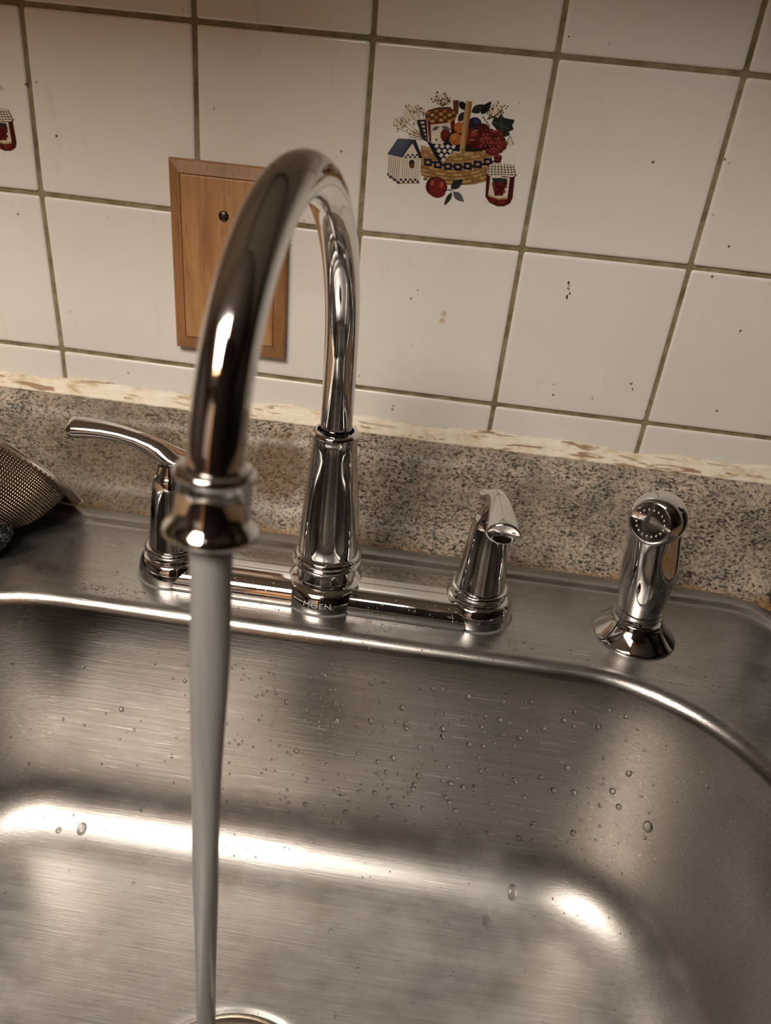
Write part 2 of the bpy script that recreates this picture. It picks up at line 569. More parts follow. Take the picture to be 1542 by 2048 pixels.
# ------------------------------------------------------------------ sink
SX0, SX1, SY0, SY1 = -.309, .328, -.625, -.063
BX0, BX1, BY0, BY1, BR = -.261, .280, -.565, -.165, .108
DRAIN = Vector((.006, -.351))
loops = []
for s, r, z in ((0, .046, -.0016), (.0006, .046, .0002), (.0020, .045, .0036), (.0034, .044, .0040), (.0100, .036, .0030), (.0118, .034, .0026), (.0134, .032, .0018),
                (.0152, .030, .0005), (.0168, .029, .0001), (.020, .028, 0)):
    loops.append(rrect(SX0 + s, SX1 - s, SY0 + s, SY1 - s, r, z))


def bl(off, z): return rrect(BX0 - off, BX1 + off, BY0 - off, BY1 + off, BR + off, z)


loops.append(bl(.0085, 0))
RF = .0095
for k in range(0, 9):
    a = math.radians(84) * k / 8
    loops.append(bl(.0052 - RF * math.sin(a), -RF + RF * math.cos(a)))
for t in (.15, .3, .5, .7, .85, 1):
    loops.append(bl(-.0043 - .010 * t, -.0086 - .124 * t))
FR = .046
for k in range(1, 12):
    a = PI / 2 * k / 11
    loops.append(bl(-.0143 - FR + FR * math.cos(a), -.1326 - FR * math.sin(a)))
flo = loops[-1]
circ = []
for p in flo:
    a = math.atan2(p.y - DRAIN.y, p.x - DRAIN.x)
    circ.append(Vector((DRAIN.x + .060 * math.cos(a), DRAIN.y + .060 * math.sin(a), -.1822)))
for t in (.12, .3, .5, .7, .85, .95, 1):
    loops.append([p.lerp(c, t) for p, c in zip(flo, circ)])
loops.append([Vector((DRAIN.x + (p.x - DRAIN.x) * .97, DRAIN.y + (p.y - DRAIN.y) * .97, -.1832)) for p in circ])
loops.append([Vector((DRAIN.x + (p.x - DRAIN.x) * .93, DRAIN.y + (p.y - DRAIN.y) * .93, -.1855)) for p in circ])
loops.append([Vector((DRAIN.x + (p.x - DRAIN.x) * .80, DRAIN.y + (p.y - DRAIN.y) * .80, -.1860)) for p in circ])
mb = MB().loft([[Vector(p) for p in l] for l in loops])
sink = mb.build('kitchen_sink', STEEL)
tag(sink, 'brushed stainless steel drop-in sink bowl under the running tap', 'sink')
bvh = BVHTree.FromPolygons([v.co.copy() for v in sink.data.vertices], [tuple(p.vertices) for p in sink.data.polygons])
mb = MB().lathe([(.0565, -.1845), (.0560, -.1824), (.0530, -.1818), (.0480, -.1836), (.0445, -.1872), (.0425, -.193), (.0420, -.211), (.030, -.231), (.020, -.236)],
                (DRAIN.x, DRAIN.y, 0), 64)
fl = mb.build('drain_flange', flecked('stained_drain_steel', (.60, .55, .49), (.42, .34, .24), 60, .3, 1.0), sink)
mb = MB().lathe([(.0395, -.200), (.0405, -.199), (.0395, -.204), (.034, -.212), (.0, -.213)], (DRAIN.x, DRAIN.y, 0), 48)
mb.lathe([(.0, -.196), (.006, -.196), (.007, -.199), (.004, -.203), (.004, -.212)], (DRAIN.x, DRAIN.y, 0), 20)
mb.build('strainer_basket', flecked('dark_basket_steel', (.10, .09, .08), (.05, .04, .03), 200, .4, 1.0), sink)

# ------------------------------------------------------------------ faucet
FX, FY = .0098, -.122
HL, HR = -.0918, .1098
fau = empty('kitchen_faucet', (FX, FY, 0))
tag(fau, 'chrome two-handle high-arc kitchen tap with water running from it', 'tap')
FO = Vector((FX, FY, 0))


def fpart(mb, name, m=CHROME, parent=fau, **k):
    o = mb.build(name, m, None, off=FO, **k)
    o.parent = parent
    return o


def quarter(r_out, r_in, h, n=8):
    """quarter round from (r_out, 0) up to (r_in, h)"""
    return [(r_in + (r_out - r_in) * math.cos(PI / 2 * k / n), .0022 + (h - .0022) * math.sin(PI / 2 * k / n)) for k in range(n + 1)]


# base plate: bar, end bosses and centre boss in one casting, on a thin gasket
mb = MB()
sec = [(-.0228, 0), (-.0228, .0022)] + [(-(.0110 + .0118 * math.cos(PI / 2 * k / 8)), .0022 + .0113 * math.sin(PI / 2 * k / 8)) for k in range(1, 9)] + \
      [(.015, .0135), (.0195, .0118), (.0212, .008), (.0214, 0)]
mb.loft([[(x, FY + y, z) for y, z in sec] for x in [HL + (HR - HL) * i / 24 for i in range(25)]], cap0=True, cap1=True)
for hx in (HL, HR):
    mb.lathe([(.0236, 0)] + quarter(.0236, .0178, .0150) + [(.0172, .0165), (.0172, .0178), (.0184, .0188), (.0188, .0200), (.0184, .0212), (.0172, .0220), (.0164, .0220), (.0164, .0206), (0, .0206)], (hx, FY, 0), 64)
mb.lathe([(.0290, 0)] + quarter(.0290, .0192, .0150) + [(.0186, .0165), (.0184, .0235), (.0198, .0244), (.0216, .0250), (.0222, .0258), (.0222, .0268), (.0214, .0274), (0, .0274)], (FX, FY, 0), 72)
bp = fpart(mb, 'base_plate'); edge_smooth(bp, 50)
mb = MB()
mb.loft([[(x, FY + y, z) for y, z in ((-.0236, .0), (-.0236, .0006), (.0222, .0006), (.0222, 0))] for x in (HL, HR)], cap0=True, cap1=True)
for hx, r in ((HL, .0244), (HR, .0244), (FX, .0298)):
    mb.lathe([(r, 0), (r, .0006), (0, .0006)], (hx, FY, 0), 48)
fpart(mb, 'gasket', plain('grey_gasket', (.20, .19, .18), .5))

# spout body (bell)
mb = MB().lathe([(.0, .0274), (.0208, .0274), (.0216, .0290), (.0216, .0305), (.0206, .0322), (.0192, .0328), (.0190, .0340), (.0192, .0352), (.0189, .042),
                 (.0185, .050), (.0177, .060), (.0168, .0700), (.0157, .0820), (.0147, .0920), (.0139, .1000), (.0135, .1050), (.0134, .1080), (.0137, .1105), (.0141, .1125),
                 (.0141, .1138), (.0134, .1150), (.0122, .1156), (.0110, .1156), (.0106, .1148), (.0104, .1120), (0, .1120)], (FX + .0004, FY, 0), 72)
edge_smooth(fpart(mb, 'spout_body'), 50)

# gooseneck
pts = [(FX + .0006, FY, z) for z in (.110, .120, .130, .140, .150)]
AR = .0995
TH = 166
for k in range(0, 49):
    a = math.radians(TH) * k / 48
    pts.append((FX + .0006 - .0098 * (1 - math.cos(a)) / 2, FY - AR + AR * math.cos(a), .161 + AR * math.sin(a)))
e = Vector(pts[-1])
td = Vector((-.035, -.13, -1)).normalized()
for k in range(1, 5): pts.append(e + td * .0020 * k)
tip = Vector(pts[-1])
mb = MB().tube(pts, .0094, 36)
fpart(mb, 'spout_tube')
# aerator: collar ring, barrel, flared lip
def AX(prof, n=56): return MB().lathe(prof, tip, n, axis=td)
A0 = -.0050
edge_smooth(fpart(AX([(.0094, A0 - .001), (.0116, A0 - .001), (.0130, A0), (.0134, A0 + .0012), (.0130, A0 + .0026), (.0124, A0 + .0032), (.0122, A0 + .008), (.0122, A0 + .0125), (.0126, A0 + .0150),
                      (.0136, A0 + .0172), (.0149, A0 + .0188), (.0157, A0 + .0200), (.0160, A0 + .0210), (.0157, A0 + .0220), (.0148, A0 + .0225), (.0138, A0 + .0223), (.0132, A0 + .0210), (.0120, A0 + .018)]), 'aerator'), 60)
fpart(AX([(.0128, A0 + .0196), (.0122, A0 + .0206), (0, A0 + .0206)]), 'aerator_screen', plain('grey_aerator_screen', (.30, .29, .28), .5))
outlet = tip + td * (A0 + .0206)


def handle(hx, d):
    """hub cone and lever pointing along the unit vector d in the xy plane"""
    h = empty('handle'); h.parent = fau
    d = Vector((d[0], d[1], 0)).normalized()
    sd = Vector((-d.y, d.x, 0))
    c = Vector((hx, FY, 0))
    mb = MB().lathe([(0, .0208), (.0158, .0208), (.0162, .0220), (.0162, .0232), (.0159, .0245), (.0155, .030), (.0142, .042), (.0129, .0545), (.0117, .0640), (.0108, .0690), (.0100, .0715), (.0092, .0722), (.0086, .0740), (.0074, .0790), (0, .0800)],
                    c, 56)
    edge_smooth(fpart(mb, 'hub', parent=h), 50)
    # lever: stations (along, height, half width, half thickness)
    st = [(-.0125, .0832, .0060, .0014), (-.0110, .0834, .0096, .0022), (-.006, .0836, .0104, .0042), (.000, .0842, .0094, .0062), (.006, .0866, .0078, .0068), (.012, .0892, .0068, .0060), (.020, .0922, .0065, .0052),
          (.030, .0945, .0068, .0050), (.040, .0955, .0075, .0053), (.050, .0954, .0084, .0058), (.058, .0948, .0092, .0062), (.0605, .0946, .0094, .0063)]
    rings = []
    nn = 40
    for i, (s, z, a, b) in enumerate(st):
        p = c + d * s + Vector((0, 0, z))
        s0, z0 = st[max(i - 1, 0)][:2]; s1, z1 = st[min(i + 1, len(st) - 1)][:2]
        t = (d * (s1 - s0) + Vector((0, 0, z1 - z0))).normalized()
        up = sd.cross(t) if sd.cross(t).z > 0 else -sd.cross(t)
        ring = []
        for k in range(nn):
            th = 2 * PI * k / nn
            cx, sx = math.cos(th), math.sin(th)
            lens = abs(sx) ** 1.25 * (1 if sx > 0 else -1)
            ring.append(p + sd * (a * cx) + up * (b * lens))
        rings.append(ring)
    # hollowed end cap
    p = c + d * .0605 + Vector((0, 0, .0946))
    for f, back in ((.90, 0), (.6, -.0012), (.25, -.0018), (.02, -.002)):
        rings.append([p + (v - p) * f + d * back for v in rings[11]])
    mb = MB().loft(rings, cap0=True, cap1=True)
    fpart(mb, 'lever', parent=h)
    # set screw on the hub, under the lever
    mb = MB().lathe([(.0, .0), (.0022, .0), (.0022, .0012), (.0014, .0012), (.0012, .0006), (0, .0006)], c - sd * .0085 + Vector((0, 0, .0755)), 20, axis=(-sd + Vector((0, 0, .5))).normalized())
    return h


handle(HR, (.02, -1))
handle(HL, (-1, .02))

# raised grey lettering on the centre boss
cu = bpy.data.curves.new('lettering', 'FONT')
cu.body = 'MOEN'; cu.size = .0062; cu.extrude = .0; cu.align_x = 'CENTER'; cu.align_y = 'CENTER'; cu.space_character = 1.08
to = bpy.data.objects.new('lettering', cu); COL.objects.link(to)
dg = bpy.context.evaluated_depsgraph_get()
me = bpy.data.meshes.new_from_object(to.evaluated_get(dg))
bpy.data.objects.remove(to)
bm = bmesh.new(); bm.from_mesh(me)
bmesh.ops.subdivide_edges(bm, edges=bm.edges, cuts=2)
for v in bm.verts:
    # wrap the flat text on the boss, a hair above its surface
    s, t = v.co.x, v.co.y
    zz = .0070 + t * .75
    kk = min(1, max(0, (zz - .0022) / .0128))
    rr = .0192 + .0098 * math.sqrt(max(0, 1 - kk * kk)) + .00012
    an = s / .0285 - .02
    v.co = Vector((rr * math.sin(an), -rr * math.cos(an), zz))
bm.to_mesh(me); bm.free()
lo = link('lettering', me, fau, LOGO)

# ------------------------------------------------------------------ water stream
zs = [(.0009, outlet.z + .0008, .0068), (.0005, .153, .0073), (-.0006, .120, .0070), (-.0017, .089, .0066), (-.0036, .045, .0060), (-.0052, .002, .0056), (-.0066, -.045, .0052), (-.0080, -.09, .0050), (-.0092, -.1346, .0048), (-.0105, -.180, .0047), (-.0110, -.198, .0052)]
rings = []
K = 90
for i in range(K + 1):
    f = i / K * (len(zs) - 1); a = min(int(f), len(zs) - 2); f -= a
    x, z, r = (zs[a][q] * (1 - f) + zs[a + 1][q] * f for q in range(3))
    ring = []
    for k in range(28):
        th = 2 * PI * k / 28
        wob = 1 + .05 * math.sin(3 * th + i * .10) * min(1, i / 30) + .03 * math.sin(2 * th - i * .23)
        ring.append((x + r * wob * math.cos(th), -.3243 + (outlet.y + .3243) * max(0, 1 - i / 6) + r * wob * math.sin(th), z))
    rings.append(ring)
ws = MB().loft(rings, cap0=True, cap1=True).build('water_stream', WATER)
tag(ws, 'milky stream of water falling from the tap into the sink', 'water')

# ------------------------------------------------------------------ side sprayer
SPX = .2130
spr = empty('side_sprayer', (SPX, FY, 0))
tag(spr, 'chrome side sprayer standing in its flared holder at the right of the tap', 'sprayer')
SO = Vector((SPX, FY, 0))


def spart(mb, name, m=CHROME, parent=spr, **k):
    o = mb.build(name, m, None, off=SO, **k); o.parent = parent
    return o


mb = MB().lathe([(.0266, 0), (.0266, .0008), (.0260, .0016), (.0245, .0028), (.0200, .0072), (.0172, .0104), (.0160, .0122), (.0158, .0134), (.0150, .0140), (.0146, .0134), (0, .0134)], (SPX, FY, 0), 64)
edge_smooth(spart(mb, 'holder_flange'), 45)
mb = MB().lathe([(0, .0136), (.0142, .0136), (.0138, .0142), (.0136, .0190), (.0138, .0198), (.0136, .0206), (0, .0206)], (SPX - .0008, FY, 0), 48)
edge_smooth(spart(mb, 'collar'), 45)
# wand: lofted body that swells, leans back and bends into the head
stn = [  # centre x, y, z, radius side, radius front-back
    (-.0008, .0000, .0208, .0134, .0134), (-.0009, .0000, .0235, .0139, .0139), (-.0012, .0002, .0300, .0148, .0150), (-.0018, .0006, .0400, .0160, .0164),
    (-.0024, .0012, .0500, .0168, .0172), (-.0030, .0018, .0580, .0168, .0172), (-.0038, .0022, .0660, .0163, .0166), (-.0048, .0022, .0735, .0158, .0160), (-.0058, .0016, .0800, .0157, .0160)]
rings = []
nn = 56
for x, y, z, a, b in stn:
    ring = []
    for k in range(nn):
        th = 2 * PI * k / nn
        cx, sy = math.cos(th), math.sin(th)
        # finger hollows on both flanks of the wand
        hol = 1 - .10 * max(0, math.cos(2 * (th - .35))) ** 2 * math.exp(-((z - .056) / .016) ** 2)
        ring.append((SPX + x + a * cx * hol, FY + y + b * sy * hol, z))
    rings.append(ring)
nrm = Vector((-.52, -.82, .15)).normalized()
hc = Vector((SPX - .0056, FY + .0016, .0848))
mb = MB().loft(rings, cap0=True)
sph = [(.0163 * math.sin(PI * i / 28) if 0 < i < 28 else .0002, -.0163 * math.cos(PI * i / 28)) for i in range(0, 15)]
# round back of the head, then a short barrel flaring to the face
mb.lathe([(max(.0002, .0166 * math.sin(PI / 2 * i / 10)), -.0166 * math.cos(PI / 2 * i / 10)) for i in range(11)] +
         [(.0166, .002), (.0162, .006), (.0153, .0098), (.0143, .0124), (.0136, .0136), (.0130, .0140)], hc, 56, axis=nrm)
edge_smooth(spart(mb, 'wand'), 60)
face = spart(MB().lathe([(.0130, .0136), (.0130, .0141), (.0126, .0146), (.0112, .0148), (.0080, .0151), (.0040, .0152), (.0002, .0152)], hc, 56, axis=nrm), 'spray_face')
mb = MB()
q = Vector((0, 0, 1)).rotation_difference(nrm)
for k in range(18):
    a = 2 * PI * k / 18
    p = hc + q @ Vector((0.0082 * math.cos(a), 0.0082 * math.sin(a), .01508))
    mb.lathe([(.00080, 0), (.00072, .0004), (.0004, .0007), (0.00003, .0008)], p, 10, axis=nrm)
nz = spart(mb, 'spray_nozzles', parent=face); nz['kind'] = 'stuff'
# trigger lever at the back of the wand
mb = MB()
tp = [(SPX - .0064, FY + .0165, .090), (SPX - .0058, FY + .0188, .078), (SPX - .0046, FY + .0200, .064), (SPX - .0030, FY + .0188, .048)]
mb.tube(tp, [.004, .0055, .0055, .003], 20)
spart(mb, 'trigger')

# ------------------------------------------------------------------ wooden wall plate
wp = empty('blank_wall_plate', (-.0878, 0, .1783))
tag(wp, 'wooden blank wall plate screwed to the tiles behind the tap', 'wall plate')
WO = Vector((-.0878, 0, .1783))
def wrect(hw, hh, y): return [(-.0878 - hw, y, .1783 - hh), (-.0878 + hw, y, .1783 - hh), (-.0878 + hw, y, .1783 + hh), (-.0878 - hw, y, .1783 + hh)]
mb = MB().loft([wrect(.0402, .0632, -.0002), wrect(.0402, .0632, -.0050), wrect(.0394, .0624, -.0060), wrect(.0325, .0550, -.0078), wrect(.0321, .0546, -.0070)], cap0=True, cap1=True)
o = mb.build('plate_frame', m_wood('oiled_maple_edge', (.31, .150, .058), (.22, .095, .035), (.38, .2, .085)), None, smooth=False, off=WO); o.parent = wp
mb = MB().loft([wrect(.0317, .0542, -.0068), wrect(.0317, .0542, -.0078), wrect(.0308, .0533, -.0084)], cap0=True, cap1=True)
o = mb.build('plate_panel', WOOD, None, smooth=False, off=WO); o.parent = wp
for z in (.2095, .1471):
    s = empty('screw'); s.parent = wp
    mb = MB().lathe([(.0034, 0), (.0034, .0006), (.0028, .0013), (.0, .0016)], (-.0905, -.0083, z), 24, axis=(0, -1, 0))
    o = mb.build('screw_head', SCREW, None, off=WO); o.parent = s
    mb = MB().box((-.0936, -.01005, z - .0004), (-.0874, -.0094, z + .0004))
    o = mb.build('screw_slot', BLACK, None, smooth=False, off=WO); o.parent = s

# ------------------------------------------------------------------ printed fruit basket on two tiles
def zmap(X, Y):
    """design sheet coordinates to metres on the tile face"""
    x = 6.4012716e-05 * X + 4.2806e-06 * Y + .00017783549 - 8.8529e-10 * X * X + 3.78879e-09 * X * Y + 4.71089e-10 * Y * Y
    z = 5.691758e-06 * X - 5.487405e-05 * Y + .29672894925 - 8.6344e-11 * X * X + 1.176477e-09 * X * Y - 3.5077143e-09 * Y * Y
    return x, z


PAL = {}
def inkm(c):
    if c not in PAL: PAL[c] = plain('tile_print_ink', c, .2)
    return PAL[c]


NAVY, DKBLUE, TAN, TAN2, TAN3, RED, DKRED, WHITE, DARK, GREEN, ORANGE, PLUM, CREAMP, BROWN, GOLD, GREY = (
    (.012, .014, .030), (.030, .038, .075), (.36, .20, .075), (.27, .135, .045), (.43, .27, .12), (.14, .018, .014), (.065, .010, .010), (.60, .54, .44),
    (.014, .013, .012), (.022, .030, .022), (.40, .13, .03), (.020, .018, .045), (.68, .60, .47), (.10, .045, .02), (.45, .30, .10), (.10, .10, .11))
polys = []
def P(col, *pts): polys.append((col, [pts[i:i + 2] for i in range(0, len(pts), 2)] if not isinstance(pts[0], (tuple, list)) else list(pts)))
def EL(col, x, y, rx, ry=None, n=18, rot=0):
    ry = ry or rx
    P(col, *[(x + rx * math.cos(2 * PI * k / n) * math.cos(rot) - ry * math.sin(2 * PI * k / n) * math.sin(rot),
              y + rx * math.cos(2 * PI * k / n) * math.sin(rot) + ry * math.sin(2 * PI * k / n) * math.cos(rot)) for k in range(n)])
def LN(col, x0, y0, x1, y1, w=5):
    d = math.hypot(x1 - x0, y1 - y0); nx_, ny_ = -(y1 - y0) / d * w / 2, (x1 - x0) / d * w / 2
    P(col, (x0 + nx_, y0 + ny_), (x1 + nx_, y1 + ny_), (x1 - nx_, y1 - ny_), (x0 - nx_, y0 - ny_))
def LEAF(col, x0, y0, x1, y1, w):
    d = math.hypot(x1 - x0, y1 - y0); ux, uy = (x1 - x0) / d, (y1 - y0) / d
    prof_ = [(0, 0), (.2, .7), (.4, 1), (.65, .8), (.85, .4), (1, 0), (.85, -.4), (.65, -.8), (.4, -1), (.2, -.7)]
    P(col, *[(x0 + ux * d * a - uy * w * b, y0 + uy * d * a + ux * w * b) for a, b in prof_])


rd = random.Random(3)
# twigs with berries on cream patches
for x, y, r in ((410, 320, 95), (300, 410, 80), (470, 300, 60), (690, 190, 75), (740, 210, 50), (1200, 300, 85), (430, 520, 55), (1350, 610, 40)):
    EL(CREAMP, x, y, r, r * .75)
for (x0, y0), tips in (((540, 570), ((340, 235), (235, 375), (255, 460), (430, 245), (380, 545), (300, 350), (500, 270))), ((700, 250), ((630, 130), (735, 130), (780, 165), (615, 190), (690, 185))),
                       ((1130, 380), ((1200, 225), (1300, 245), (1270, 290), (1150, 300)))):
    for tx, ty in tips:
        mx, my = x0 + (tx - x0) * .45 + 12, y0 + (ty - y0) * .45 + 14
        LN(BROWN, x0, y0, mx, my, 9); LN(BROWN, mx, my, tx, ty, 5)
        for _ in range(5):
            f = rd.uniform(.5, 1.02)
            EL(DKRED, mx + (tx - mx) * f + rd.uniform(-38, 38), my + (ty - my) * f + rd.uniform(-32, 32), 7.5, n=8)
# back of the basket: handle, leaves, jar
P(BROWN, (800, 195), (858, 195), (850, 320), (805, 370))
LEAF(DARK, 865, 205, 925, 295, 34); LEAF(GREEN, 975, 310, 1120, 240, 42); LEAF(DARK, 1070, 330, 1170, 205, 36); LEAF(GREEN, 850, 400, 930, 300, 36)
P(GREEN, (1170, 420), (1200, 350), (1235, 365), (1265, 315), (1290, 365), (1395, 385), (1370, 440), (1385, 475), (1335, 500), (1350, 530), (1290, 550), (1240, 500))
LN(GREY, 1180, 400, 1330, 470, 6); LN(GREY, 1265, 330, 1270, 540, 5)
LN(CREAMP, 1075, 350, 1145, 450, 16); LN(GREEN, 1085, 350, 1160, 455, 8)
P(DARK, (450, 385), (545, 380), (560, 600), (520, 580), (490, 540))
for k in range(5): P(WHITE, (486 + k * 12, 400 + k * 38), (520 + k * 6, 402 + k * 38), (524 + k * 6, 420 + k * 38), (494 + k * 12, 420 + k * 38))
P(RED, (550, 390), (815, 360), (830, 560), (790, 640), (570, 600))
P(WHITE, (585, 430), (775, 410), (785, 590), (690, 650), (590, 610))
EL(CREAMP, 640, 560, 50, 62); EL(RED, 728, 535, 50, 66); EL(WHITE, 655, 600, 34, 40); EL(DARK, 640, 575, 8, 14, 8)
LEAF(GREY, 600, 485, 668, 445, 18); LEAF(GREY, 690, 450, 780, 480, 20)
P(BROWN, (528, 325), (560, 290), (660, 262), (770, 258), (815, 300), (835, 345), (815, 385), (700, 395), (580, 412), (535, 380))
for j in range(4):
    for i in range(7):
        if (i + j) % 2 == 0:
            x = 540 + i * 41 + (j % 2) * 3; y = 312 - 46 * math.sin((i + .5) / 7 * PI) * .55 + j * 30
            P(GOLD if j % 2 else ORANGE, (x, y), (x + 34, y - 4), (x + 36, y + 22), (x + 2, y + 26))
# fruit
P(DARK, (840, 420), (1000, 380), (1130, 450), (1150, 660), (1000, 680), (760, 670), (700, 620))
EL(ORANGE, 862, 460, 52, 55); EL(ORANGE, 825, 570, 62, 60); EL((.5, .2, .05), 815, 550, 30, 26); LN(BROWN, 800, 610, 850, 540, 5)
EL(PLUM, 1010, 420, 66, 62); EL((.05, .05, .10), 1025, 400, 26, 22)
EL(DKRED, 1085, 480, 70, 62); EL(RED, 980, 545, 72, 80); EL(DKRED, 1040, 610, 75, 60); EL((.26, .05, .035), 1000, 520, 28, 22); LN(GOLD, 985, 500, 1040, 480, 7); LN(GOLD, 960, 580, 1010, 575, 7)
# basket body
P(TAN, (488, 632), (560, 650), (700, 690), (860, 700), (1020, 690), (1140, 650), (1180, 720), (1175, 800), (1140, 968), (1000, 1005), (860, 1012), (720, 996), (570, 950), (490, 905))
P(DARK, (700, 668), (860, 690), (1130, 690), (1125, 660), (900, 660))
P(TAN3, (488, 625), (560, 645), (690, 690), (860, 708), (1010, 705), (1135, 682), (1140, 708), (1000, 735), (860, 738), (690, 718), (560, 672), (488, 652))
for j in range(8):
    if j in (2, 3): continue
    for i in range(16):
        x = 495 + i * 42 + (j % 2) * 20
        sag = 78 * math.sin(min(1, max(0, (x - 490) / 640)) * PI) * .8
        y = 668 + j * 36 + sag * (.75 if j < 3 else .9) - (x - 800) * .012
        if x > 1125 - j * 2 or y > 985 + (0 if x > 600 else (x - 600) * .4): continue
        P([TAN2, TAN3, GOLD, TAN2][(i * 3 + j) % 4], (x, y), (x + 35, y + 3), (x + 35, y + 24), (x, y + 21))
        LN(BROWN, x - 2, y + 27, x + 38, y + 30, 5)
for i in range(7):
    x = 520 + i * 96
    sag = 62 * math.sin((x + 30 - 490) / 680 * PI)
    y = 738 + sag
    P(NAVY, (x, y), (x + 76, y + 6), (x + 76, y + 74), (x, y + 68)); P(TAN3, (x + 22, y + 24), (x + 54, y + 26), (x + 54, y + 50), (x + 22, y + 48))
    P(NAVY, (x + 74, y + 26), (x + 98, y + 28), (x + 98, y + 48), (x + 74, y + 46))
# napkin
P(NAVY, (548, 590), (600, 612), (780, 630), (852, 622), (800, 690), (668, 788), (630, 740))
for j in range(4):
    for i in range(4 - j):
        x = 640 + i * 54 + j * 22; y = 618 + j * 44 + i * 2 - 4
        P(WHITE, (x, y), (x + 26, y + 18), (x + 6, y + 46), (x - 22, y + 26))
# front handle
P(TAN3, (928, 200), (985, 208), (968, 330), (915, 696), (862, 690), (905, 330)); P(TAN2, (955, 205), (985, 208), (968, 330), (915, 696), (898, 694), (940, 330)); EL(BROWN, 890, 672, 9, 9, 8)
# grapes
EL(DKRED, 1180, 590, 112, 100)
for j in range(6):
    for i in range(6):
        x = 1080 + i * 40 + (j % 2) * 20 + rd.uniform(-7, 7); y = 500 + j * 36 + rd.uniform(-7, 7)
        if (x - 1180) ** 2 / 128 ** 2 + (y - 590) ** 2 / 122 ** 2 > 1: continue
        EL(rd.choice([DKRED, RED, (.20, .035, .03)]), x, y, 26, n=14); EL((.36, .10, .08), x - 6, y - 8, 7, n=8)
for x, y in ((1200, 700), (1235, 680), (1260, 660), (1215, 735), (1245, 745), (1285, 620), (1220, 770), (1165, 700), (1235, 775)):
    EL(rd.choice([DKRED, RED]), x, y, 27, n=14); EL((.30, .08, .07), x - 6, y - 8, 8, n=8)
for k in range(9): LN(GREY, 1290 + k * 11, 580 + 40 * math.sin(k * .9), 1301 + k * 11, 580 + 40 * math.sin(k * .9 + .9), 5)
# birdhouse
P(WHITE, (175, 712), (305, 740), (288, 992), (165, 900)); P(CREAMP, (300, 745), (405, 578), (497, 742), (474, 992), (285, 992))
for k in range(6): LN(GREY, 190 + k * 19, 735 + k * 5, 182 + k * 18, 905 + k * 14, 4)
for k in range(8): LN(GREY, 318 + k * 22, 745, 308 + k * 21, 970, 4)
P(DKBLUE, (270, 562), (412, 570), (302, 748), (168, 712)); P(NAVY, (400, 572), (442, 580), (505, 745), (486, 760), (410, 610), (310, 748), (296, 740))
LN(GREY, 272, 566, 412, 574, 6); LN(GREY, 168, 712, 300, 744, 6)
for k in range(8):
    for j in range(2): 
        if (k + j) % 2 == 0: P(NAVY, (312 + k * 22, 712 + j * 20), (333 + k * 22, 713 + j * 20), (333 + k * 22, 732 + j * 20), (312 + k * 22, 731 + j * 20))
        if (k + j) % 2 == 0: P(NAVY, (288 + k * 23, 950 + j * 20), (310 + k * 23, 950 + j * 20), (310 + k * 23, 970 + j * 20), (288 + k * 23, 970 + j * 20))
for k in range(7): P(NAVY, (166 + k * 18, 893 + k * 13 + (k % 2) * 10), (182 + k * 18, 904 + k * 13 + (k % 2) * 10), (182 + k * 18, 924 + k * 13 + (k % 2) * 10), (166 + k * 18, 913 + k * 13 + (k % 2) * 10))
EL(DARK, 403, 800, 27, 32); EL(BROWN, 405, 825, 25, 26)
# apple and leaves in front
EL(DKRED, 640, 1025, 104, 96); EL(RED, 655, 1020, 84, 82); EL(RED, 650, 1075, 76, 55); EL((.30, .07, .05), 690, 1010, 20, 34); EL((.30, .07, .05), 600, 990, 20, 26); LN(BROWN, 625, 935, 640, 970, 9)
LEAF(GREEN, 778, 1045, 895, 955, 40); LEAF(GREY, 800, 1075, 905, 1168, 34); LEAF(GREEN, 790, 1080, 715, 1205, 22); LN(BROWN, 740, 1055, 800, 1060, 6)
# jam jar
P(DKRED, (1122, 900), (1395, 925), (1372, 1135), (1345, 1185), (1290, 1212), (1225, 1212), (1150, 1178), (1112, 1120))
P(RED, (1150, 1130), (1210, 1145), (1200, 1195), (1150, 1172)); P(RED, (1225, 1150), (1325, 1145), (1300, 1195), (1230, 1200))
P(WHITE, (1160, 925), (1348, 940), (1325, 1130), (1240, 1140), (1140, 1105)); P(GOLD, (1140, 1108), (1240, 1142), (1325, 1134), (1325, 1144), (1240, 1152), (1138, 1118))
P(GREEN, (1175, 945), (1240, 940), (1320, 950), (1325, 1010), (1260, 1000), (1190, 1000))
for j in range(5):
    for i in range(5 - j // 2):
        EL(rd.choice([DKRED, RED]), 1190 + i * 27 + j * 6, 1000 + j * 25, 17, n=10)
P(CREAMP, (1130, 880), (1150, 815), (1240, 798), (1340, 808), (1392, 835), (1415, 915), (1370, 935), (1280, 925), (1225, 945), (1135, 915))
for k in range(9): LN(DARK, 1148 + k * 29, 815 - 12 * math.sin(k / 8 * PI), 1138 + k * 33, 915 + 10 * math.sin(k), 6)
for k in range(4): LN(DARK, 1148 - k * 4, 832 + k * 26, 1390 + k * 7, 842 + k * 24, 6)

